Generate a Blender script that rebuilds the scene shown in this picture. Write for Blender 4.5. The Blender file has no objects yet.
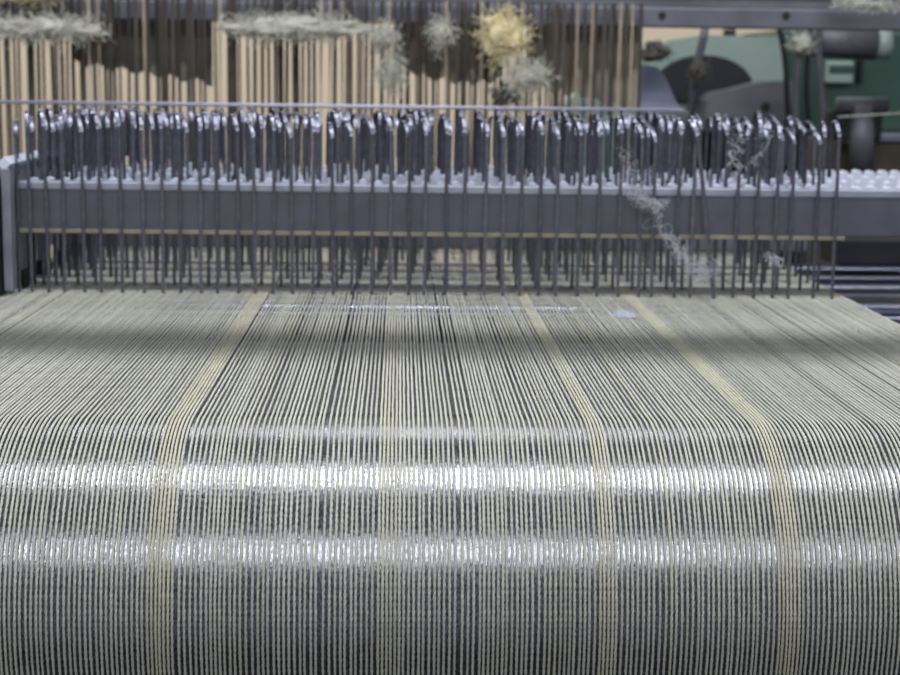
import bpy, bmesh, math, random
from mathutils import Vector, Matrix, noise
rnd = random.Random(7)
S = bpy.context.scene
COL = S.collection
# ------------------------------------------------------------------ camera
FPX = 1600.0
CAMZ = 1.202
PITCH, YAW, ROLL = math.radians(9.29), math.radians(1.88), 0.013
cd = bpy.data.cameras.new('camera'); cam = bpy.data.objects.new('camera', cd); COL.objects.link(cam)
cd.sensor_width = 36.0; cd.lens = FPX / 900.0 * 36.0
cd.clip_start = 0.02; cd.clip_end = 60
RM = (Matrix.Rotation(-YAW, 4, 'Z') @ Matrix.Rotation(math.pi/2 - PITCH, 4, 'X') @ Matrix.Rotation(ROLL, 4, 'Z'))
cam.matrix_world = Matrix.Translation((0, 0, CAMZ)) @ RM
cd.dof.use_dof = True; cd.dof.focus_distance = 0.95; cd.dof.aperture_fstop = 13.0
S.camera = cam
# ------------------------------------------------------------------ world and light
w = bpy.data.worlds.new('world'); S.world = w; w.use_nodes = True
w.node_tree.nodes['Background'].inputs[0].default_value = (0.80, 0.86, 1.0, 1)
w.node_tree.nodes['Background'].inputs[1].default_value = 0.24
S.view_settings.view_transform = 'Standard'; S.view_settings.look = 'None'
S.view_settings.gamma = 1; S.view_settings.exposure = 0.0

def area(name, loc, target, sx, sy, power, col=(0.92, 0.95, 1.0)):
    l = bpy.data.lights.new(name, 'AREA'); l.shape = 'RECTANGLE'; l.size = sx; l.size_y = sy
    l.energy = power; l.color = col
    o = bpy.data.objects.new(name, l); COL.objects.link(o)
    o.location = loc
    o.rotation_euler = (Vector(target) - Vector(loc)).to_track_quat('-Z', 'Y').to_euler()
    return o
area('tube_light_front', (0.1, -1.52, 2.75), (0.05, 0.9, 1.0), 3.0, 0.10, 36)
area('tube_light_over', (0.05, 0.93, 2.75), (0.05, 1.1, 1.0), 3.0, 0.20, 47)
area('tube_light_back', (0.05, 3.05, 2.75), (0.0, 1.2, 1.0), 3.0, 0.14, 20)
area('tube_light_wall', (-0.6, 4.2, 2.9), (-0.6, 6.0, 1.1), 5.0, 0.5, 95, (1.0, 0.95, 0.88))

# ------------------------------------------------------------------ helpers
def ray(px, py):
    d = Vector(((px - 450) / FPX, -(py - 337.5) / FPX, -1.0))
    return (RM.to_3x3() @ d).normalized()
def at(px, py, Y):
    d = ray(px, py); t = Y / d.y
    return Vector((0, 0, CAMZ)) + d * t
def on_z(px, py, z):
    d = ray(px, py); t = (z - CAMZ) / d.z
    return Vector((0, 0, CAMZ)) + d * t

def mesh_obj(name, verts, faces, mat, parent=None, smooth=False, uvs=None):
    me = bpy.data.meshes.new(name)
    me.from_pydata([tuple(v) for v in verts], [], faces)
    if smooth:
        me.polygons.foreach_set('use_smooth', [True] * len(me.polygons))
    me.materials.append(mat); me.update()
    o = bpy.data.objects.new(name, me); COL.objects.link(o)
    if parent: o.parent = parent
    return o
def tag(o, label=None, cat=None, group=None, kind=None):
    if label: o['label'] = label
    if cat: o['category'] = cat
    if group: o['group'] = group
    if kind: o['kind'] = kind
    return o
def empty(name, loc, rz=0):
    o = bpy.data.objects.new(name, None); COL.objects.link(o)
    o.location = loc; o.rotation_euler = (0, 0, rz); o.empty_display_size = 0.02
    return o
def copy_tree(o, parent=None):
    c = o.copy(); COL.objects.link(c)
    if parent: c.parent = parent
    for ch in list(o.children): copy_tree(ch, c)
    return c

class MB:
    """collects shapes into one mesh"""
    def __init__(s): s.v = []; s.f = []
    def box(s, x0, x1, y0, y1, z0, z1, bev=0.0):
        b = len(s.v)
        if bev <= 0:
            s.v += [(x0,y0,z0),(x1,y0,z0),(x1,y1,z0),(x0,y1,z0),(x0,y0,z1),(x1,y0,z1),(x1,y1,z1),(x0,y1,z1)]
            s.f += [tuple(b+i for i in q) for q in ((0,3,2,1),(4,5,6,7),(0,1,5,4),(1,2,6,5),(2,3,7,6),(3,0,4,7))]
        else:
            bm = bmesh.new()
            bmesh.ops.create_cube(bm, size=1.0)
            for v in bm.verts:
                v.co = Vector(((x0+x1)/2 + v.co.x*(x1-x0), (y0+y1)/2 + v.co.y*(y1-y0), (z0+z1)/2 + v.co.z*(z1-z0)))
            bmesh.ops.bevel(bm, geom=bm.edges[:], offset=bev, segments=2, affect='EDGES', profile=0.6)
            s.bm(bm)
        return s
    def bm(s, bm, M=None):
        b = len(s.v); bm.verts.ensure_lookup_table(); bm.verts.index_update()
        for v in bm.verts: s.v.append(tuple((M @ v.co) if M else v.co))
        for f in bm.faces: s.f.append(tuple(b + v.index for v in f.verts))
        bm.free(); return s
    def tube(s, pts, r, n=8, caps=True, flat=None):
        """r number or list; flat = (rx, ry) with fixed side vector X"""
        pts = [Vector(p) for p in pts]; b = len(s.v); prev = None
        for i, p in enumerate(pts):
            t = (pts[min(i+1, len(pts)-1)] - pts[max(i-1, 0)]).normalized()
            if prev is None:
                ref = Vector((1, 0, 0)) if abs(t.x) < 0.9 else Vector((0, 0, 1))
                u = (ref - t*ref.dot(t)).normalized()
            else:
                u = (prev - t*prev.dot(t)).normalized()
            prev = u; v = t.cross(u)
            rr = r[i] if isinstance(r, (list, tuple)) else r
            for k in range(n):
                a = 2*math.pi*k/n
                if flat:
                    s.v.append(tuple(p + u*(flat[0]*math.cos(a)) + v*(flat[1]*math.sin(a))))
                else:
                    s.v.append(tuple(p + u*(rr*math.cos(a)) + v*(rr*math.sin(a))))
        for i in range(len(pts)-1):
            for k in range(n):
                a0 = b+i*n+k; a1 = b+i*n+(k+1) % n
                s.f.append((a0, a1, a1+n, a0+n))
        if caps:
            s.f.append(tuple(b+k for k in reversed(range(n))))
            s.f.append(tuple(b+(len(pts)-1)*n+k for k in range(n)))
        return s
    def cyl(s, p0, p1, r, n=24): return s.tube([p0, p1], r, n)
    def strip(s, pts, hw, ht):
        """ribbon of rectangular section: half width hw along X, half thickness ht"""
        pts = [Vector(p) for p in pts]; b = len(s.v)
        for i, p in enumerate(pts):
            t = (pts[min(i+1, len(pts)-1)] - pts[max(i-1, 0)]).normalized()
            u = Vector((1, 0, 0)); u = (u - t*u.dot(t)).normalized(); v = t.cross(u)
            for (a, c) in ((-1,-.35),(-.7,-1),(.7,-1),(1,-.35),(1,.35),(.7,1),(-.7,1),(-1,.35)):
                s.v.append(tuple(p + u*a*hw + v*c*ht))
        n = 8
        for i in range(len(pts)-1):
            for k in range(n):
                a0 = b+i*n+k; a1 = b+i*n+(k+1) % n
                s.f.append((a0, a1, a1+n, a0+n))
        s.f.append(tuple(b+k for k in reversed(range(n))))
        s.f.append(tuple(b+(len(pts)-1)*n+k for k in range(n)))
        return s
    def prism(s, outline, y0, y1):
        """outline of (x,z) extruded from y0 to y1"""
        b = len(s.v); n = len(outline)
        for y in (y0, y1):
            for (x, z) in outline: s.v.append((x, y, z))
        s.f.append(tuple(b+i for i in range(n))); s.f.append(tuple(b+n+i for i in reversed(range(n))))
        for i in range(n):
            j = (i+1) % n; s.f.append((b+j, b+i, b+n+i, b+n+j))
        return s
    def build(s, name, mat, parent=None, smooth=False):
        return mesh_obj(name, s.v, s.f, mat, parent, smooth)

# ------------------------------------------------------------------ materials
def mat(name, col, rough=0.5, metal=0.0, noise_scale=None, noise_amt=0.0, bump=0.0, bump_scale=200, rnd_obj=0.0,
        col2=None, spec=None, rough_var=0.0):
    m = bpy.data.materials.new(name); m.use_nodes = True
    nt = m.node_tree; N = nt.nodes; L = nt.links; B = N['Principled BSDF']
    B.inputs['Base Color'].default_value = (*col, 1); B.inputs['Roughness'].default_value = rough
    B.inputs['Metallic'].default_value = metal
    if spec is not None: B.inputs['Specular IOR Level'].default_value = spec
    tc = N.new('ShaderNodeTexCoord')
    last = None
    if noise_scale:
        n = N.new('ShaderNodeTexNoise'); n.inputs['Scale'].default_value = noise_scale; n.inputs['Detail'].default_value = 5
        L.new(tc.outputs['Object'], n.inputs['Vector'])
        r = N.new('ShaderNodeValToRGB'); r.color_ramp.elements[0].position = 0.35; r.color_ramp.elements[1].position = 0.65
        c2 = col2 if col2 else tuple(c*(1-noise_amt) for c in col)
        r.color_ramp.elements[0].color = (*c2, 1); r.color_ramp.elements[1].color = (*col, 1)
        L.new(n.outputs['Fac'], r.inputs['Fac']); last = r.outputs['Color']
        if rough_var:
            mr = N.new('ShaderNodeMapRange'); mr.inputs['To Min'].default_value = rough - rough_var; mr.inputs['To Max'].default_value = rough + rough_var
            L.new(n.outputs['Fac'], mr.inputs['Value']); L.new(mr.outputs['Result'], B.inputs['Roughness'])
    if rnd_obj:
        oi = N.new('ShaderNodeObjectInfo'); mr = N.new('ShaderNodeMapRange')
        mr.inputs['To Min'].default_value = 1-rnd_obj; mr.inputs['To Max'].default_value = 1+rnd_obj*0.6
        L.new(oi.outputs['Random'], mr.inputs['Value'])
        mx = N.new('ShaderNodeVectorMath'); mx.operation = 'SCALE'
        if last: L.new(last, mx.inputs[0])
        else: mx.inputs[0].default_value = col
        L.new(mr.outputs['Result'], mx.inputs['Scale']); last = mx.outputs['Vector']
    if last: L.new(last, B.inputs['Base Color'])
    if bump:
        n2 = N.new('ShaderNodeTexNoise'); n2.inputs['Scale'].default_value = bump_scale; n2.inputs['Detail'].default_value = 3
        L.new(tc.outputs['Object'], n2.inputs['Vector'])
        bp = N.new('ShaderNodeBump'); bp.inputs['Strength'].default_value = bump; bp.inputs['Distance'].default_value = 0.001
        L.new(n2.outputs['Fac'], bp.inputs['Height']); L.new(bp.outputs['Normal'], B.inputs['Normal'])
    return m

M = dict(
    yarn=mat('cream_yarn', (0.62, 0.61, 0.53), 0.85, 0, 900, 0.30, 0.5, 1800, rnd_obj=0.10, spec=0.2),
    yarn_y=mat('yellow_yarn', (0.63, 0.605, 0.475), 0.85, 0, 900, 0.22, 0.5, 1800, rnd_obj=0.08, spec=0.2),
    yarn_m=mat('pale_yellow_yarn', (0.63, 0.61, 0.50), 0.85, 0, 900, 0.26, 0.5, 1800, rnd_obj=0.10, spec=0.2),
    roller=mat('roller_steel', (0.35, 0.345, 0.37), 0.20, 0.95, 700, 0.75, 0.11, 1500, rough_var=0.08),
    wire=mat('dropper_steel', (0.24, 0.24, 0.28), 0.36, 0.9, 120, 0.35, 0.1, 400, rnd_obj=0.25),
    hook=mat('hook_steel', (0.21, 0.21, 0.26), 0.32, 1.0, 200, 0.3, 0.1, 400, rnd_obj=0.2),
    bar=mat('grey_bar_paint', (0.125, 0.13, 0.16), 0.42, 0.35, 40, 0.16, 0.05, 300),
    lip=mat('bar_light_lip', (0.42, 0.44, 0.52), 0.4, 0.5, 80, 0.2),
    brass=mat('bar_beige_strip', (0.30, 0.27, 0.19), 0.6, 0.1, 60, 0.2),
    tooth=mat('tooth_plastic', (0.76, 0.80, 0.94), 0.35, 0.1, 90, 0.18),
    frame=mat('end_frame_grey', (0.36, 0.37, 0.42), 0.42, 0.6, 40, 0.25),
    black=mat('black_rubber', (0.012, 0.012, 0.018), 0.5, 0, 30, 0.3),
    beam=mat('heddle_beam', (0.20, 0.20, 0.235), 0.42, 0.6, 18, 0.3),
    heddle=mat('heddle_wire', (0.10, 0.085, 0.07), 0.5, 0.5, 30, 0.3, rnd_obj=0.5),
    heddle_l=mat('heddle_pale', (0.55, 0.45, 0.33), 0.6, 0.1, 30, 0.3, rnd_obj=0.25),
    wall=mat('cream_wall', (0.62, 0.54, 0.43), 0.9, 0, 0.8, 0.12),
    floor=mat('dark_floor', (0.035, 0.035, 0.035), 0.6, 0, 3, 0.4),
    lint=mat('lint', (0.62, 0.61, 0.52), 0.95, 0, 60, 0.15, spec=0.1),
    lint_y=mat('lint_yellow', (0.80, 0.70, 0.42), 0.95, 0, 60, 0.15, spec=0.1),
    lint_d=mat('lint_dark', (0.16, 0.15, 0.13), 0.95, 0, 60, 0.25, spec=0.1),
    green=mat('green_enamel', (0.38, 0.48, 0.42), 0.45, 0.1, 5, 0.2),
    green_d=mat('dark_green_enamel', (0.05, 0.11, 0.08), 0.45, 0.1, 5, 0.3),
    grey=mat('machine_grey', (0.17, 0.17, 0.19), 0.5, 0.3, 12, 0.35),
    dark=mat('dark_machine', (0.02, 0.02, 0.022), 0.5, 0.2, 12, 0.3),
    cloth=mat('grey_dust_cloth', (0.32, 0.29, 0.24), 0.95, 0, 12, 0.3),
    cloth_t=mat('tan_dust_cloth', (0.46, 0.40, 0.31), 0.95, 0, 12, 0.25),
    plate=mat('speckled_plate', (0.20, 0.20, 0.21), 0.45, 0.4, 500, 0.7),
    wisp=mat('lint_wisp', (0.50, 0.50, 0.54), 0.95, spec=0.1),
    tan=mat('tan_panel', (0.13, 0.11, 0.075), 0.7, 0, 12, 0.3),
    rodl=mat('lavender_rod', (0.55, 0.54, 0.68), 0.4, 0.3, 60, 0.15),
    rod=mat('polished_rod', (0.55, 0.58, 0.80), 0.28, 1.0, 60, 0.25),
    blue=mat('blue_grey_panel', (0.30, 0.33, 0.44), 0.4, 0.3, 20, 0.2),
)

# ------------------------------------------------------------------ setting
mb = MB().box(-4, 4, -1.5, 6.2, -0.05, 0.0)
tag(mb.build('floor', M['floor']), kind='structure')
mb = MB().box(-4, 4, 6.0, 6.1, 0.0, 3.2)
tag(mb.build('wall_back', M['wall']), kind='structure')

# ------------------------------------------------------------------ roller
R = 0.100; YR = 0.935; RY = 0.00085
ZR = 1.0 - RY*0.86 - R
SHEET_L = on_z(6, 297, 1.0).x; SHEET_R = on_z(843, 297, 1.0).x
roll = empty('guide_roller', (0.03, YR, ZR))
segs = 160
v = []; f = []
xs = [-0.62, -0.30, 0.0, 0.30, 0.62]
for x in xs:
    for k in range(segs):
        a = 2*math.pi*k/segs; v.append((x, R*math.cos(a), R*math.sin(a)))
for i in range(len(xs)-1):
    for k in range(segs):
        a0 = i*segs+k; a1 = i*segs+(k+1) % segs
        f.append((a0, a1, a1+segs, a0+segs))
f.append(tuple(range(segs))); f.append(tuple((len(xs)-1)*segs+k for k in reversed(range(segs))))
mesh_obj('roller_shell', v, f, M['roller'], roll, True)
for s in (-1, 1):
    MB().cyl((s*0.62, 0, 0), (s*0.679, 0, 0), 0.022).build('journal', M['frame'], roll, True)
tag(roll, 'polished speckled steel guide roller carrying the yarn sheet in the foreground', 'roller')
# side frames that carry the journals (outside the frame)
for s in (-1, 1):
    x = 0.03 + s*0.70
    mb = MB().box(x-0.02, x+0.02, 0.80, 2.3, 0.0, 0.93, 0.006)
    tag(mb.build('loom_side_frame', M['frame']), 'grey side frame of the loom at the %s end of the roller' % ('left' if s < 0 else 'right'), 'frame')

# ------------------------------------------------------------------ yarns
def yarn_mesh(seed):
    r = random.Random(seed)
    pts = []; Y_BACK = 2.21
    # straight span: coarse behind the droppers, fine in front
    y = Y_BACK
    while y > 1.48: pts.append((y, 1.0)); y -= 0.004
    while y > YR: pts.append((y, 1.0)); y -= 0.00075
    RR = R + RY*0.86; a = 90.0
    while a > -62:
        pts.append((YR - RR*math.cos(math.radians(a)), ZR + RR*math.sin(math.radians(a)))); a -= math.degrees(0.00075/RR)
    ex, ez = pts[-1]; tx, tz = math.cos(math.radians(28)), -math.sin(math.radians(28))
    for k in range(1, 10): pts.append((ex + tx*0.03*k, ez + tz*0.03*k))
    n = 10; V = []; F = []
    ph = r.random()*6.28; s = 0.0; o1 = r.random()*100
    tw = 2*math.pi/(0.0068 + 0.0012*r.random())
    for i, (y, z) in enumerate(pts):
        y0, z0 = pts[max(i-1, 0)]; y1, z1 = pts[min(i+1, len(pts)-1)]
        t = Vector((0, y1-y0, z1-z0)).normalized(); u = Vector((1, 0, 0)); nn = t.cross(u)
        if i: s += math.hypot(y-pts[i-1][0], z-pts[i-1][1])
        wob = 0.00028*noise.noise(Vector((s*28, o1, 0))) + 0.00012*noise.noise(Vector((s*350, o1, 5)))
        thick = 1 + 0.20*noise.noise(Vector((s*120, o1, 9)))
        for k in range(n):
            b = 2*math.pi*k/n
            lobe = abs(math.cos(b - tw*s - ph))
            rr = RY*(0.62 + 0.38*lobe)*thick
            V.append(Vector((wob, y, z)) + u*(rr*math.cos(b)) + nn*(rr*math.sin(b)))
    for i in range(len(pts)-1):
        for k in range(n):
            a0 = i*n+k; a1 = i*n+(k+1) % n
            F.append((a0, a0+n, a1+n, a1))
    # short loose hairs standing off the yarn
    for h in range(330):
        i = r.randrange(185, len(pts)-12); y, z = pts[i]; y2, z2 = pts[i+1]
        t = Vector((0, y2-y, z2-z)).normalized(); u = Vector((1, 0, 0)); nn = t.cross(u)
        if nn.z*(1 if z > ZR+0.07 else 0) + (0 if z > ZR+0.07 else -nn.y) < 0: nn = -nn
        b0 = r.uniform(0, math.pi); p = Vector((0, y, z)) + (u*math.cos(b0) + nn*math.sin(b0))*RY*0.6
        d = (u*math.cos(b0)*1.2 + nn*math.sin(b0)*0.7 + t*r.uniform(-1.2, 1.2)).normalized(); L_ = r.uniform(0.0009, 0.0026); b = len(V)
        for k in range(4):
            for a in (0, 2.09, 4.19): V.append(Vector((max(-0.00078, min(0.00078, p.x)), p.y, p.z)) + Vector((math.cos(a), 0.3*math.sin(a), math.sin(a)))*0.00006)
            d = (d + Vector((r.gauss(0, .35), r.gauss(0, .35), r.gauss(0, .2)))).normalized(); p = p + d*L_/3
        for k in range(3):
            for a in range(3):
                a1 = (a+1) % 3; F.append((b+k*3+a, b+k*3+a1, b+k*3+3+a1, b+k*3+3+a))
    me = bpy.data.meshes.new('warp_yarn'); me.from_pydata([tuple(q) for q in V], [], F)
    me.polygons.foreach_set('use_smooth', [True]*len(me.polygons)); me.materials.append(M['yarn']); me.update()
    return me
ymeshes = [yarn_mesh(i) for i in range(8)]
# bundles of yellower, closer yarns, measured near the foot of the picture
def xw(px, py=650):
    # world x of a pixel on the roller surface
    d = ray(px, py); o = Vector((0, 0, CAMZ)); a = d.y*d.y + d.z*d.z
    b = 2*(d.y*(o.y-YR) + d.z*(o.z-ZR)); c = (o.y-YR)**2 + (o.z-ZR)**2 - R*R
    t = (-b - math.sqrt(max(b*b-4*a*c, 0)))/(2*a); return (o + d*t).x
bundles = [(xw(143), xw(170), 'left'), (xw(376), xw(398), 'middle'), (xw(599), xw(615), 'right of centre'), (xw(777), xw(800), 'right')]
singles = [xw(553), xw(672), xw(238)]
x = SHEET_L; ny = 0; yarn_x = []
slow = 0; ylist = []
while x < SHEET_R and ny < 299:
    inb = None
    for (a, b, nm) in bundles:
        if a <= x <= b: inb = nm
    me = ymeshes[rnd.randrange(8)]
    o = bpy.data.objects.new('warp_yarn', me); COL.objects.link(o)
    o.location = (x, 0, rnd.uniform(0, 0.00012))
    yellow = inb is not None or any(abs(x-s) < 0.0016 for s in singles)
    if yellow:
        o.material_slots[0].link = 'OBJECT'; o.material_slots[0].material = M['yarn_m' if inb == 'middle' else 'yarn_y']
    yarn_x.append(x)
    ylist.append((o, inb, yellow, x))
    last = o
    step = (0.00286 if not inb else 0.00225)
    slow = 0.7*slow + 0.3*rnd.gauss(0, 1)
    st = step*(1 + 0.07*slow + rnd.gauss(0, 0.10 if not inb else 0.05))
    if rnd.random() < 0.04 and not inb: st *= 1.25
    x += max(st, 0.00204); ny += 1
ORD1 = ['', 'first', 'second', 'third', 'fourth', 'fifth', 'sixth', 'seventh', 'eighth', 'ninth', 'tenth', 'eleventh', 'twelfth', 'thirteenth',
        'fourteenth', 'fifteenth', 'sixteenth', 'seventeenth', 'eighteenth', 'nineteenth']
TENS = ['', '', 'twent', 'thirt', 'fort', 'fift', 'sixt', 'sevent', 'eight', 'ninet']
def ordinal(n):
    h = ''
    if n >= 100: h = 'hundred and '; n -= 100
    if n == 0: return 'hundredth'
    if n < 20: return h + ORD1[n]
    if n % 10 == 0: return h + TENS[n//10] + 'ieth'
    return h + TENS[n//10] + 'y-' + ORD1[n % 10]
stripe = {'left': 'leftmost broad yellowish stripe', 'middle': 'faint yellowish stripe at middle', 'right of centre': 'narrow yellowish stripe right of middle',
          'right': 'rightmost broad yellowish stripe'}
segs_ = {}
for (o, inb, yellow, x_) in ylist:
    if inb: segs_.setdefault(('in', inb), []).append(o)
    elif yellow: segs_.setdefault(('single', 0), []).append(o)
    else: segs_.setdefault(('seg', sum(1 for b in bundles if x_ > b[1])), []).append(o)
for (kd, key), lst in segs_.items():
    for j, o in enumerate(lst):
        if kd == 'in': tag(o, 'yellowish warp yarn, %s from the left in the %s' % (ordinal(j+1), stripe[key]), 'yarn', 'yellowish yarns of the ' + stripe[key])
        elif kd == 'single': tag(o, 'lone yellowish warp yarn between cream ones, %s such from the left' % ordinal(j+1), 'yarn', 'lone yellowish yarns')
        elif key == 0: tag(o, 'cream warp yarn, %s to the left of the %s' % (ordinal(len(lst)-j), stripe['left']), 'yarn', 'cream yarns left of the leftmost stripe')
        else:
            st_ = stripe[bundles[key-1][2]]
            tag(o, 'cream warp yarn, %s to the right of the %s' % (ordinal(j+1), st_), 'yarn', 'cream yarns right of the ' + st_)
print('YARNS', ny, SHEET_L, SHEET_R)

# thin polished rod under the free span and the guide rods at the right
p = at(450, 311, 1.0)
yy = on_z(450, 311, 0.9935).y
ro = MB().cyl((-0.62, yy, 0.9952), (0.66, yy, 0.9952), 0.0032, 16).build('support_rod', M['rod'], None, True)
tag(ro, 'thin polished rod glinting beneath the yarns in front of the drop wires', 'rod')
lab = ['topmost wide', 'second', 'third', 'fourth', 'fifth', 'lowest']
for i, py in enumerate((267, 277, 286, 295, 305, 316)):
    zz = 0.972
    q = on_z(875, py, zz)
    h = 0.0075 if i == 0 else 0.0042
    mb = MB().box(-0.6, 0.66, q.y-h*2.2, q.y+h*2.2, zz-0.003, zz, 0.001)
    tag(mb.build('guide_bar', M['rod']), 'polished blue-grey guide bar right of the warp, %s of six' % lab[i] + ' below the grey rail', 'bar', None)
mb = MB().box(-0.58, 0.64, 1.02, 1.30, 0.975, 0.985, 0.002)
tag(mb.build('backing_plate', M['plate']), 'speckled grey backing plate seen through the gaps of the yarn sheet', 'plate')
mb = MB().box(-0.62, 0.67, 1.085, 1.17, 1.48, 1.50, 0.002)  # beam added above the view; its shadow makes the soft dark band on the yarns
tag(mb.build('shade_beam', M['grey']), 'unseen grey beam added to shade the free span of yarns between roller and drop wires', 'beam')
rr_ = MB().box(-0.45, 0.48, 1.86, 1.875, at(450, 249, 1.86).z, at(450, 228, 1.86).z, 0.002)
tag(rr_.build('rear_rail', M['grey']), 'dark rear rail low behind the drop wires above the sheet', 'rail')
g0 = at(-30, 101.5, 1.90); g1 = at(684, 106.5, 1.90)
rr_ = MB().cyl((g0.x, 1.90, g0.z), (g1.x, 1.90, g0.z), 0.0020, 12)
tag(rr_.build('top_rod', M['rodl'], None, True), 'thin lavender steel rod running level just above the drop wire hooks', 'rod')
mb = MB().box(-0.6, 0.66, 1.32, 2.1, 0.93, 0.955, 0.002)
tag(mb.build('bed_plate', M['dark']), 'dark bed plate beneath the polished guide bars at right', 'plate')

# ------------------------------------------------------------------ dropper bank
D0 = 1.470
ROWS = [D0 + 0.056*k for k in range(6)]
zb = at(450, 234, D0).z
def zpix(px, py, Y): return at(px, py, Y).z
rail = empty('front_rail', (0, D0+0.010, 0))
z_lo = zpix(450, 232.5, D0+0.004); z_mid = zpix(450, 193.5, D0+0.004); z_hi = zpix(450, 186, D0+0.004)
xl = at(14, 210, D0).x; xr = 0.72
yoff = -(D0+0.010)
MB().box(xl, xr, D0+0.005+yoff, D0+0.022+yoff, z_lo, z_mid, 0.0008).build('rail_body', M['bar'], rail)
MB().box(xl, xr, D0+0.004+yoff, D0+0.030+yoff, z_mid, z_hi, 0.0010).build('top_lip', M['lip'], rail)
MB().box(xl, at(846, 240, D0).x, D0+0.004+yoff, D0+0.026+yoff, z_lo-0.004, z_lo, 0.0004).build('bottom_strip', M['brass'], rail)
tag(rail, 'long grey steel rail with pale top lip running behind the front drop wires', 'rail')

ordn = ['nearest', 'second nearest', 'third', 'fourth', 'fifth', 'rearmost']
for j, (k, py) in enumerate(((0, 186), (2, 181), (3, 176), (5, 170.5))):
    yk = ROWS[k] + 0.036
    zt = zpix(870, py, yk)
    b = MB()
    pitch = 0.0146; xx = xl + 0.010 + (j % 2)*pitch*0.45
    tb = empty('toothed_bar', (0, yk, zt-0.026))
    MB().box(xl+0.002, xr, -0.005, 0.005, 0.0, 0.014, 0.001).build('bar_body', M['bar'], tb)
    while xx < xr-0.02:
        hw = 0.0043; x0, x1 = xx-hw, xx+hw; zt_ = 0.026 + rnd.uniform(-0.0008, 0.0008)
        prof = [(x0, 0.013), (x1, 0.013), (x1, zt_-0.004), (x1-0.001, zt_-0.0015), (x1-0.003, zt_),
                (x0+0.003, zt_), (x0+0.001, zt_-0.0015), (x0, zt_-0.004)]
        b.prism(prof, -0.009, 0.009)
        xx += pitch
    b.build('teeth', M['tooth'], tb)
    tag(tb, 'pale blue-white toothed separator bar, %s of four behind the grey rail' % ('nearest', 'second nearest', 'third', 'rearmost')[j], 'toothed bar')

# left end frame
e = empty('end_frame', (0, D0, 0))
pa = at(2, 160, D0-0.02); pb = at(58, 149, 1.95)
pl = at(3, 172, D0-0.01); pr = at(12, 172, D0-0.01)
zbm = 0.999
MB().box(pl.x, pr.x, -0.020, -0.002, 1.004, pl.z+0.004, 0.001).build('upright', M['frame'], e)
b = MB()
b.tube([(pl.x+0.003, -0.018, pl.z+0.008), (pl.x+0.003, 0.46, pl.z+0.008)], 0.006, 4)
b.build('top_rail', M['tooth'], e)
MB().box(pl.x-0.004, pl.x+0.004, 0.0, 0.44, pl.z-0.022, pl.z+0.002, 0.001).build('side_plate', M['frame'], e)
MB().box(pl.x+0.001, pl.x+0.007, 0.0, 0.44, 1.052, 1.064, 0.001).build('lower_rail', M['frame'], e)
for k in range(5):
    MB().box(pl.x-0.001, pr.x+0.003, 0.02+k*0.085, 0.05+k*0.085, 1.003, 1.018, 0.002).build('foot', M['black'], e)
    MB().box(pl.x+0.001, pr.x-0.001, 0.025+k*0.085, 0.045+k*0.085, 1.018, 1.055, 0.001).build('post', M['frame'], e)
tag(e, 'grey metal end frame of the drop wire bank at the left edge', 'frame')
q0 = at(-14, 195, D0-0.02); q1 = at(2.5, 260, D0-0.02)
bx = empty('side_box', (0, D0, 0))
MB().box(q0.x-0.03, q1.x-0.001, -0.03, 0.10, 1.0, zpix(0, 178, D0-0.02), 0.002).build('housing', M['black'], bx)
MB().box(q0.x-0.02, q1.x-0.002, -0.032, -0.0302, q1.z, q0.z-0.012, 0.0005).build('face_panel', M['blue'], bx)
tag(bx, 'black housing with pale blue panel at the extreme left edge', 'housing')

# drop wires ----------------------------------------------------------
front_px = [17,30,47,63,83,100,121,143,162,180,200,217,238,255,273,292,313,333,352,372,391,409,425,446,466,485,504,521,540,
            557,579,599,620,641,654,677,693,736,757,776,792,817,836]
WZ0 = 1.0009
def wire_proto(hook_dx, H, gap):
    """front leg from the yarn up, arch backwards, short rear leg down; origin at the foot"""
    leg = MB(); leg.strip([(0, 0, 0), (0, 0, H*0.3), (0, 0, H*0.6), (0, 0, H-gap*0.5)], 0.0016, 0.0004)
    # eye plate where the yarn passes
    hk = MB(); pts = []
    zt = H - gap*0.5
    for (u, zz) in ((0, 0), (0.03, 0.002), (0.10, 0.0050), (0.20, 0.0082), (0.33, 0.0112), (0.48, 0.0134), (0.62, 0.0143), (0.78, 0.0138),
                    (0.90, 0.0118), (0.97, 0.008), (1.0, 0.003)):
        pts.append((hook_dx*u, gap*u, zt + zz))
    pts.append((hook_dx*1.02, gap, H-0.048))
    hk.strip(pts, 0.0019, 0.00045)
    l = leg.build('drop_wire', M['wire']); h = hk.build('hook', M['hook'], l)
    return l
protos = [wire_proto(*a) for a in ((-0.0065, 0.158, 0.020), (-0.005, 0.1605, 0.018), (-0.0075, 0.156, 0.022), (-0.003, 0.159, 0.020))]
used = set(); nw = 0; cnt = {}
rowname = ['front', 'second', 'third', 'fourth', 'fifth', 'rearmost']
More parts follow.
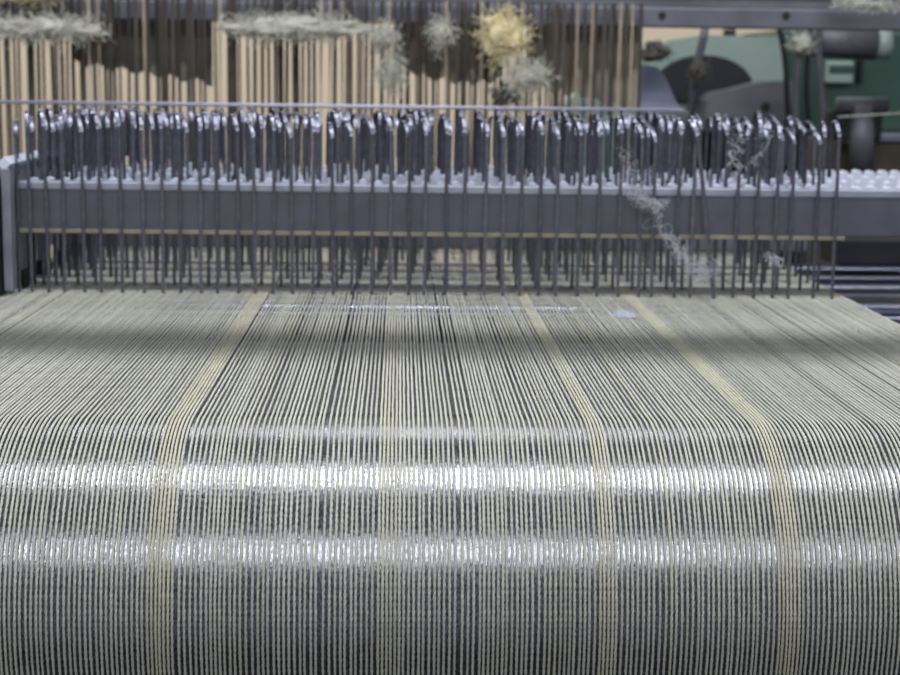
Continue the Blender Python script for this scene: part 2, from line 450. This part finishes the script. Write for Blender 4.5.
for k in range(6):
    for i, px in enumerate(front_px if k == 0 else sorted(front_px + [24, 38])):
        base = at(px, 215, D0)
        x = base.x + (0 if k == 0 else 0.0021*k + rnd.gauss(0, 0.0012))
        if k > 0 and rnd.random() < 0.03: continue
        pi = rnd.randrange(4)
        if pi not in used: o = protos[pi]; used.add(pi)
        else: o = copy_tree(protos[pi])
        o.location = (x, ROWS[k] - 0.002*(0 if k == 0 else rnd.random()), WZ0)
        tilt = rnd.gauss(0, 0.006 if k == 0 else 0.010)
        o.rotation_euler = (0, tilt, rnd.gauss(0, 0.12))
        o.scale = (1, 1, 1 + rnd.uniform(-0.018, 0.012))
        nw += 1
        cnt[k] = cnt.get(k, 0) + 1
        tag(o, 'thin steel drop wire with bent hook, %s from the left in the %s row' % (ordinal(cnt[k]), rowname[k]), 'drop wire',
            'drop wires of the %s row' % rowname[k])
# the slanting one
o = copy_tree(protos[1]); t0 = at(697, 125, D0-0.004); t1 = at(714, 296, D0-0.004)
o.location = (t1.x, D0-0.004, WZ0); o.rotation_euler = (0, math.atan2(t0.x-t1.x, t0.z-t1.z)*1.0, 0); o.scale = (1.25, 1, 1)
if 'group' in o: del o['group']
tag(o, 'thin dark drop wire leaning left across the upright ones toward the right', 'drop wire')
print('WIRES', nw+1)

# ------------------------------------------------------------------ heddles and their beam
DH = 2.20
hb = empty('heddle_beam', (0, DH+0.03, 0))
zb0 = zpix(450, 24, DH+0.02); zb1 = zpix(450, 4, DH+0.02)
MB().box(-1.2, 1.3, -0.01, 0.03, zb0, zb1, 0.002).build('lower_flange', M['beam'], hb)
MB().box(-1.2, 1.3, 0.0, 0.03, zb1, zb1+0.02, 0.002).build('web', M['grey'], hb)
MB().box(-1.2, 1.3, -0.01, 0.03, zb1+0.02, zb1+0.06, 0.002).build('upper_flange', M['beam'], hb)
for px in (662, 786):
    q = at(px, 15.5, DH+0.02)
    MB().cyl((q.x, -0.013, q.z), (q.x, -0.009, q.z), 0.005, 16).build('bolt', M['dark'], hb)
tag(hb, 'blue-grey steel beam crossing the top of the view above the heddles', 'beam')
hl = None; hd = None
px = -14.0; n = 0
while px < 642:
    q = at(px, 60, DH)
    pale = rnd.random() < 0.12
    src = hl if pale else hd
    if src is None:
        m_ = M['heddle_l'] if pale else M['heddle']
        bb = MB().strip([(0, 0, -0.52), (0, 0, -0.26), (0, 0, 0.0), (0, 0, 0.02)], 0.0021, 0.0006)
        o = bb.build('heddle', m_)
        if pale: hl = o
        else: hd = o
    else:
        o = src.copy(); COL.objects.link(o)
    o.location = (q.x, DH + rnd.uniform(-0.012, 0.012), zb0+0.010)
    o.rotation_euler = (0, rnd.gauss(0, 0.006), rnd.uniform(-0.4, 0.4)); o.scale = (rnd.uniform(0.6, 0.9) if pale else rnd.uniform(0.7, 1.35), 1, 1)
    for kk in ('group',):
        if kk in o: del o[kk]
    tag(o, '%s upright heddle wire, %s from the left under the beam' % ('pale tan' if pale else 'dark', ordinal(n+1)), 'heddle', 'heddles hanging under the beam')
    px += max(3.2, rnd.gauss(5.9, 1.8)); n += 1
print('HEDDLES', n)

# ------------------------------------------------------------------ lint
def lint(name, c, rx, ry, rz, m, nf, fl, label, seed, core=0.75, fr=0.0005, droop=0.0):
    r = random.Random(seed)
    root = empty(name, c)
    if core > 0:
        bm = bmesh.new(); bmesh.ops.create_icosphere(bm, subdivisions=4, radius=1.0)
        for v in bm.verts:
            nz = 1 + 0.55*noise.noise(v.co*1.7 + Vector((seed, 0, 0))) + 0.30*noise.noise(v.co*4.5 + Vector((seed, 3, 0))) + 0.12*noise.noise(v.co*11)
            v.co = Vector((v.co.x*rx*core, v.co.y*ry*core, v.co.z*rz*core))*nz
        MB().bm(bm).build('lint_core', m, root, True)
    b = MB()
    for i in range(nf):
        d = Vector((r.gauss(0, 1), r.gauss(0, 1), r.gauss(0, 1))).normalized()
        p = Vector((d.x*rx, d.y*ry, d.z*rz))*r.uniform(0.55, 1.0)
        t = Vector((r.gauss(0, 1), r.gauss(0, 1), r.gauss(0, 1))).normalized()
        pts = [p.copy()]
        for s in range(7):
            t = (t + Vector((r.gauss(0, .6), r.gauss(0, .6), r.gauss(0, .6) - droop))).normalized()
            p = p + t*fl/7; pts.append(p.copy())
        b.tube(pts, fr, 3, False)
    b.build('loose_fibres', m, root)
    tag(root, label, 'lint')
    return root
s = DH/FPX
def lp(px, py, Y=DH-0.03): return at(px, py, Y)
lint('lint_roll', lp(46, 29), 0.088, 0.016, 0.0155, M['lint'], 480, 0.026, 'long fluffy grey-white lint roll on the beam at the far left', 1)
lint('lint_clump', lp(28, -9), 0.055, 0.018, 0.009, M['lint_y'], 150, 0.03, 'yellowish lint lying on top of the beam at the far left', 3)
lint('lint_roll', lp(292, 28), 0.104, 0.016, 0.0165, M['lint'], 560, 0.026, 'long fluffy lint roll on the beam between the left end and the middle', 4)
lint('lint_clump', lp(383, 38), 0.016, 0.012, 0.014, M['lint'], 160, 0.03, 'small pale lint tuft above the heddles near the middle', 6)
lint('lint_strand', lp(391, 72), 0.010, 0.010, 0.020, M['lint'], 150, 0.035, 'grey lint strand hanging straight down among the heddles', 7, core=0.6)
lint('lint_clump', lp(441, 32), 0.017, 0.012, 0.019, M['lint'], 110, 0.025, 'small pale lint tuft between the hanging strand and the yellow lump', 8, core=0.6)
lint('lint_clump', lp(503, 36), 0.034, 0.022, 0.034, M['lint_y'], 320, 0.03, 'large yellow fluffy lint lump caught in the heddles', 9)
lint('lint_clump', lp(526, 77, DH-0.075), 0.022, 0.018, 0.014, M['lint'], 220, 0.035, 'grey-white fluff hanging below the yellow lint lump', 10, core=0.6)
lint('lint_clump', lp(506, 96, DH-0.025), 0.020, 0.014, 0.012, M['lint_d'], 120, 0.03, 'dark tangle beneath the yellow lint lump', 11)
def cloth(pix, Y, m, label, seed):
    c0 = at(pix[0][0], pix[0][1], Y); b = MB(); n = len(pix)
    top = [at(a, t_, Y) for (a, t_, b_) in pix]; bot = [at(a, b_, Y) for (a, t_, b_) in pix]
    V = []; F = []; NR = 10; NC = 40
    for layer in (0, 0.004):
        for i in range(NC+1):
            u = i/NC*(n-1); j = min(int(u), n-2); f_ = u-j
            for k in range(NR+1):
                v_ = k/NR; q = top[j].lerp(top[j+1], f_).lerp(bot[j].lerp(bot[j+1], f_), v_)
                q = q + Vector((0, layer + 0.010*(1+math.sin(i*0.7+seed))*v_ + 0.006*v_*noise.noise(Vector((i*.3, k*.4, seed))), 0.004*math.sin(i*0.9+seed)*v_))
                V.append(q)
    W = (NC+1)*(NR+1)
    for L_ in (0, 1):
        for i in range(NC):
            for k in range(NR):
                a = L_*W + i*(NR+1)+k; q = (a, a+1, a+NR+2, a+NR+1); F.append(q if L_ else q[::-1])
    o = mesh_obj('dust_cloth', V, F, m, None, True); tag(o, label, 'cloth'); return o
cloth([(70, 12, 62), (105, 12, 68), (140, 12, 72), (175, 12, 78), (212, 12, 84)], 2.272, M['cloth'], 'grey drooping cloth behind the heddles left of the middle lint roll', 1)
cloth([(528, 12, 88), (560, 12, 92), (590, 12, 98), (640, 12, 112)], 2.272, M['cloth_t'], 'brownish drooping cloth behind the heddles right of the yellow lump', 2)
cloth([(395, 12, 66), (430, 12, 78), (470, 12, 84), (500, 12, 80)], 2.272, M['cloth_t'], 'brownish cloth behind the heddles between hanging strand and yellow lump', 4)
lint('lint_clump', lp(865, 4), 0.050, 0.014, 0.008, M['lint'], 160, 0.02, 'thin pale lint on the beam at the far right', 17, core=0.4)

def wisp(pix, Y, name, label, seed, n=14, spread=0.004, fr=0.00016, mt='wisp'):
    r = random.Random(seed); b = MB(); c = at(pix[0][0], pix[0][1], Y); root_pts = [at(a, c_, Y) - c for (a, c_) in pix]
    for i in range(n):
        pts = []; o1 = r.random()*50
        i0 = r.uniform(0, len(root_pts)-1.6); ln = r.uniform(0.5, 1.5)
        for s_ in range(16):
            u = min(i0 + ln*s_/15, len(root_pts)-1.001); j = int(u); q = root_pts[j].lerp(root_pts[j+1], u-j)
            q = q + spread*Vector((noise.noise(Vector((u*4, o1, 1))), noise.noise(Vector((u*4, o1, 2))), noise.noise(Vector((u*4, o1, 3)))))*1.8
            pts.append(q)
        b.tube(pts, fr*r.uniform(0.6, 1.4), 4, False)
    o = b.build(name, M[mt], None); o.location = c
    tag(o, label, 'lint')
    return o
wisp([(620, 150), (628, 168), (634, 190), (645, 203), (658, 212), (662, 232), (676, 246), (692, 262), (700, 275)], D0-0.012, 'lint_wisp',
     'wispy white lint trail snagged on the front drop wires right of centre', 31, 34, 0.009)
wisp([(628, 186), (640, 200), (650, 206), (662, 205)], D0-0.012, 'lint_wisp', 'small dense lint knot hanging over the grey rail', 32, 30, 0.008)
wisp([(650, 215), (672, 245), (690, 268), (712, 272), (706, 262)], D0-0.014, 'lint_wisp', 'loose lint tangle under the grey rail beside the leaning wire', 33, 22, 0.010)
wisp([(736, 128), (738, 145), (730, 160), (742, 172)], D0-0.012, 'lint_wisp', 'fine lint threads between the drop wire hooks at right', 34, 9, 0.008)
wisp([(755, 140), (772, 130), (764, 150), (752, 166)], D0-0.012, 'lint_wisp', 'pale looped lint thread near the right end hooks', 35, 7, 0.006)
wisp([(757, 255), (770, 258), (780, 262)], D0-0.012, 'lint_wisp', 'faint lint thread low on the drop wires at right', 36, 12, 0.005)
q = on_z(625, 315, 1.002)
lint('lint_fleck', q, 0.009, 0.016, 0.0006, M['tooth'], 170, 0.006, 'small lavender-white fleck of fluff lying on the yarns', 40, core=0, fr=0.00012)

# ------------------------------------------------------------------ neighbouring machine at right
DG = 3.0
def X(px, Y=DG): return at(px, 90, Y).x
def Z(py, Y=DG, px=760): return at(px, py, Y).z
g = empty('green_machine', (X(760), DG, 0))
gx = -X(760)
def arc_outline(px0, px1, py_base, py_top, n=14, p=2.0):
    out = []
    for i in range(n+1):
        t = math.pi*i/n
        x = (px0+px1)/2 - math.cos(t)*(px1-px0)/2
        y = py_base - (py_base-py_top)*(abs(math.sin(t))**(1/p*1.6) if t not in (0, math.pi) else 0)
        out.append((X(x)+gx, Z(y)))
    return out
# main cover: pale green housing with sloping top
outl = [(X(640), Z(128)), (X(640), Z(62)), (X(665), Z(42)), (X(700), Z(36)), (X(775), Z(36)), (X(783), Z(45)), (X(786), Z(128))]
MB().prism([(a+gx, b) for a, b in outl], 0.0, 0.5).build('cover', M['green'], g)
MB().box(X(784)+gx, X(930)+gx, 0.02, 0.5, Z(165), Z(28), 0.01).build('dark_housing', M['green_d'], g)
MB().prism(arc_outline(650, 752, 100, 56), -0.03, 0.02).build('opening', M['black'], g)
MB().prism([(X(a)+gx, Z(b_)) for a, b_ in ((694, 130), (694, 100), (700, 93), (720, 89), (745, 82), (776, 80), (782, 84), (782, 130))], -0.13, -0.04).build('motor', M['grey'], g)
MB().cyl((X(750)+gx, -0.137, Z(105)), (X(750)+gx, -0.13, Z(105)), 0.007, 16).build('bolt', M['dark'], g)
MB().box(X(825)+gx, X(853)+gx, 0.0, 0.03, Z(82), Z(60), 0.004).build('recess', M['green'], g)
MB().box(X(858)+gx, X(861)+gx, -0.01, 0.02, Z(82), Z(58), 0.002).build('handle', M['dark'], g)
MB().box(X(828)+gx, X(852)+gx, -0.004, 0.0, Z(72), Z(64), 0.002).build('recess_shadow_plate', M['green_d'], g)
MB().cyl((X(738)+gx, 0.1, Z(36)), (X(738)+gx, 0.1, Z(28)), 0.012, 16).build('knob', M['dark'], g, True)
MB().box(X(752)+gx, X(765)+gx, 0.08, 0.12, Z(36), Z(33), 0.002).build('latch', M['dark'], g)
MB().box(X(600)+gx, X(930)+gx, 0.0, 0.6, 0.0, Z(128), 0.01).build('plinth', M['dark'], g)
tag(g, 'pale and dark green machine housing with a round grey motor at upper right', 'machine')

c = empty('overhead_motor', (X(840, 2.7), 2.7, 0)); cx = -X(840, 2.7)
MB().cyl((X(800, 2.7)+cx, 0, Z(38, 2.7)), (X(872, 2.7)+cx, 0, Z(42, 2.7)), 0.028, 28).build('motor_body', M['grey'], c, True)
MB().cyl((X(872, 2.7)+cx, 0, Z(42, 2.7)), (X(886, 2.7)+cx, 0, Z(42, 2.7)), 0.026, 28).build('end_cap', M['green'], c, True)
MB().box(X(815, 2.7)+cx, X(865, 2.7)+cx, -0.02, 0.02, Z(55, 2.7), Z(44, 2.7), 0.004).build('terminal_box', M['dark'], c)
MB().box(X(830, 2.7)+cx, X(850, 2.7)+cx, -0.01, 0.01, Z(40, 2.7), Z(-10, 2.7), 0.002).build('hanger', M['grey'], c)
tag(c, 'dark grey cylindrical motor hanging under the beam at upper right', 'motor')

for i, (a, t) in enumerate(((778, 792), (798, 797), (809, 808), (820, 822))):
    b = MB(); r = random.Random(i); pts = []
    for k in range(12):
        u = k/11; q = at(a + (t-a)*u + 2*math.sin(u*5+i), 22 + 110*u, 2.62); pts.append(q)
    b.tube(pts, 0.0045 + 0.0015*(i % 2), 10); o = b.build('cable', M['dark'] if i % 2 == 0 else M['grey'], None, True)
    tag(o, '%s of four dark cables hanging in front of the green machine' % ('leftmost', 'second from left', 'third from left', 'rightmost')[i], 'cable')
b = MB(); b.tube([at(706, 24, 2.5), at(703, 40, 2.5), at(698, 60, 2.5), at(695, 80, 2.5), at(690, 118, 2.5)], 0.0065, 10)
tag(b.build('hanging_hose', M['grey'], None, True), 'grey hose hanging before the black opening of the green machine', 'hose')
lint('lint_clump', at(698, 70, 2.48), 0.016, 0.012, 0.018, M['lint_d'], 60, 0.02, 'grey lint knot on the hose before the black opening', 21, core=0.7)
lint('lint_clump', at(802, 43, 2.60), 0.022, 0.014, 0.018, M['lint'], 90, 0.02, 'dull lint tuft on the cables under the beam at right', 22, core=0.6)
# grey bracket left of the machine, green cover glimpsed behind heddles
k_ = empty('grey_bracket', (X(665, 2.5), 2.5, 0)); kx = -X(665, 2.5)
MB().prism([(X(a, 2.5)+kx, Z(b_, 2.5)) for a, b_ in ((640, 112), (640, 66), (655, 68), (664, 78), (676, 104), (690, 116))], -0.01, 0.03).build('bracket_plate', M['blue'], k_)
MB().box(X(640, 2.5)+kx, X(690, 2.5)+kx, -0.015, 0.035, 0.0, Z(112, 2.5), 0.003).build('bracket_foot', M['grey'], k_)
tag(k_, 'blue-grey bent bracket beside the last heddles at right', 'bracket')
o = lint('lint_clump', at(655, 52, 2.45), 0.024, 0.016, 0.016, M['lint_d'], 80, 0.02, 'dark dusty tuft under the beam right of the last heddle', 23, core=0.8)
gc = MB(); out = []
for i in range(15):
    t = math.pi*i/14; out.append((at(605, 90, 2.9).x - math.cos(t)*0.085, Z(112, 2.9, 605) + (Z(86, 2.9, 605)-Z(112, 2.9, 605))*math.sin(t)))
out = list(reversed(out)) + [(out[0][0], 0.0), (out[-1][0], 0.0)]
gc.prism(out, 2.80, 2.90)
tag(gc.build('rounded_cover', M['green']), 'pale green rounded cover glimpsed low behind the heddles', 'cover')
# tan cabinet at lower right behind the toothed bars
mb = MB().box(at(838, 250, 2.0).x, 0.90, 2.0, 2.1, at(870, 266, 2.0).z, at(870, 239, 2.0).z, 0.003)
tag(mb.build('dark_cover', M['dark']), 'dark cover strip under the right end of the grey rail above the guide bars', 'cover')
tb = empty('tan_cabinet', (X(900, 2.4), 2.4, 0)); tx = -X(900, 2.4)
MB().box(X(842, 2.4)+tx, X(960, 2.4)+tx, 0, 0.2, 0.0, Z(140, 2.4), 0.004).build('cabinet_body', M['tan'], tb)
MB().box(X(872, 2.4)+tx, X(960, 2.4)+tx, -0.01, 0.06, Z(140, 2.4), Z(133, 2.4), 0.002).build('pale_top_rail', M['blue'], tb)
tag(tb, 'brown cabinet with a pale rail behind the toothed bars at right', 'cabinet')
dv = empty('dark_valve', (X(866, 2.35), 2.35, 0)); dx = -X(866, 2.35)
MB().cyl((X(866, 2.35)+dx, 0, Z(170, 2.35)), (X(862, 2.35)+dx, 0, Z(104, 2.35)), 0.018, 20).build('valve_stem', M['grey'], dv, True)
MB().cyl((X(838, 2.35)+dx, 0, Z(104, 2.35)), (X(888, 2.35)+dx, 0, Z(104, 2.35)), 0.012, 20).build('valve_cap', M['grey'], dv, True)
MB().box(X(832, 2.35)+dx, X(885, 2.35)+dx, 0.0, 0.04, Z(140, 2.35), Z(108, 2.35), 0.006).build('valve_block', M['dark'], dv)
tag(dv, 'dark valve block with grey cap behind the right end of the rails', 'valve')
b = MB(); b.tube([at(838, 117, 2.2), at(870, 115, 2.2), at(915, 112, 2.2)], 0.0008, 6)
tag(b.build('loose_thread', M['lint'], None, True), 'single pale thread stretched level at the right edge above the cabinet', 'thread')
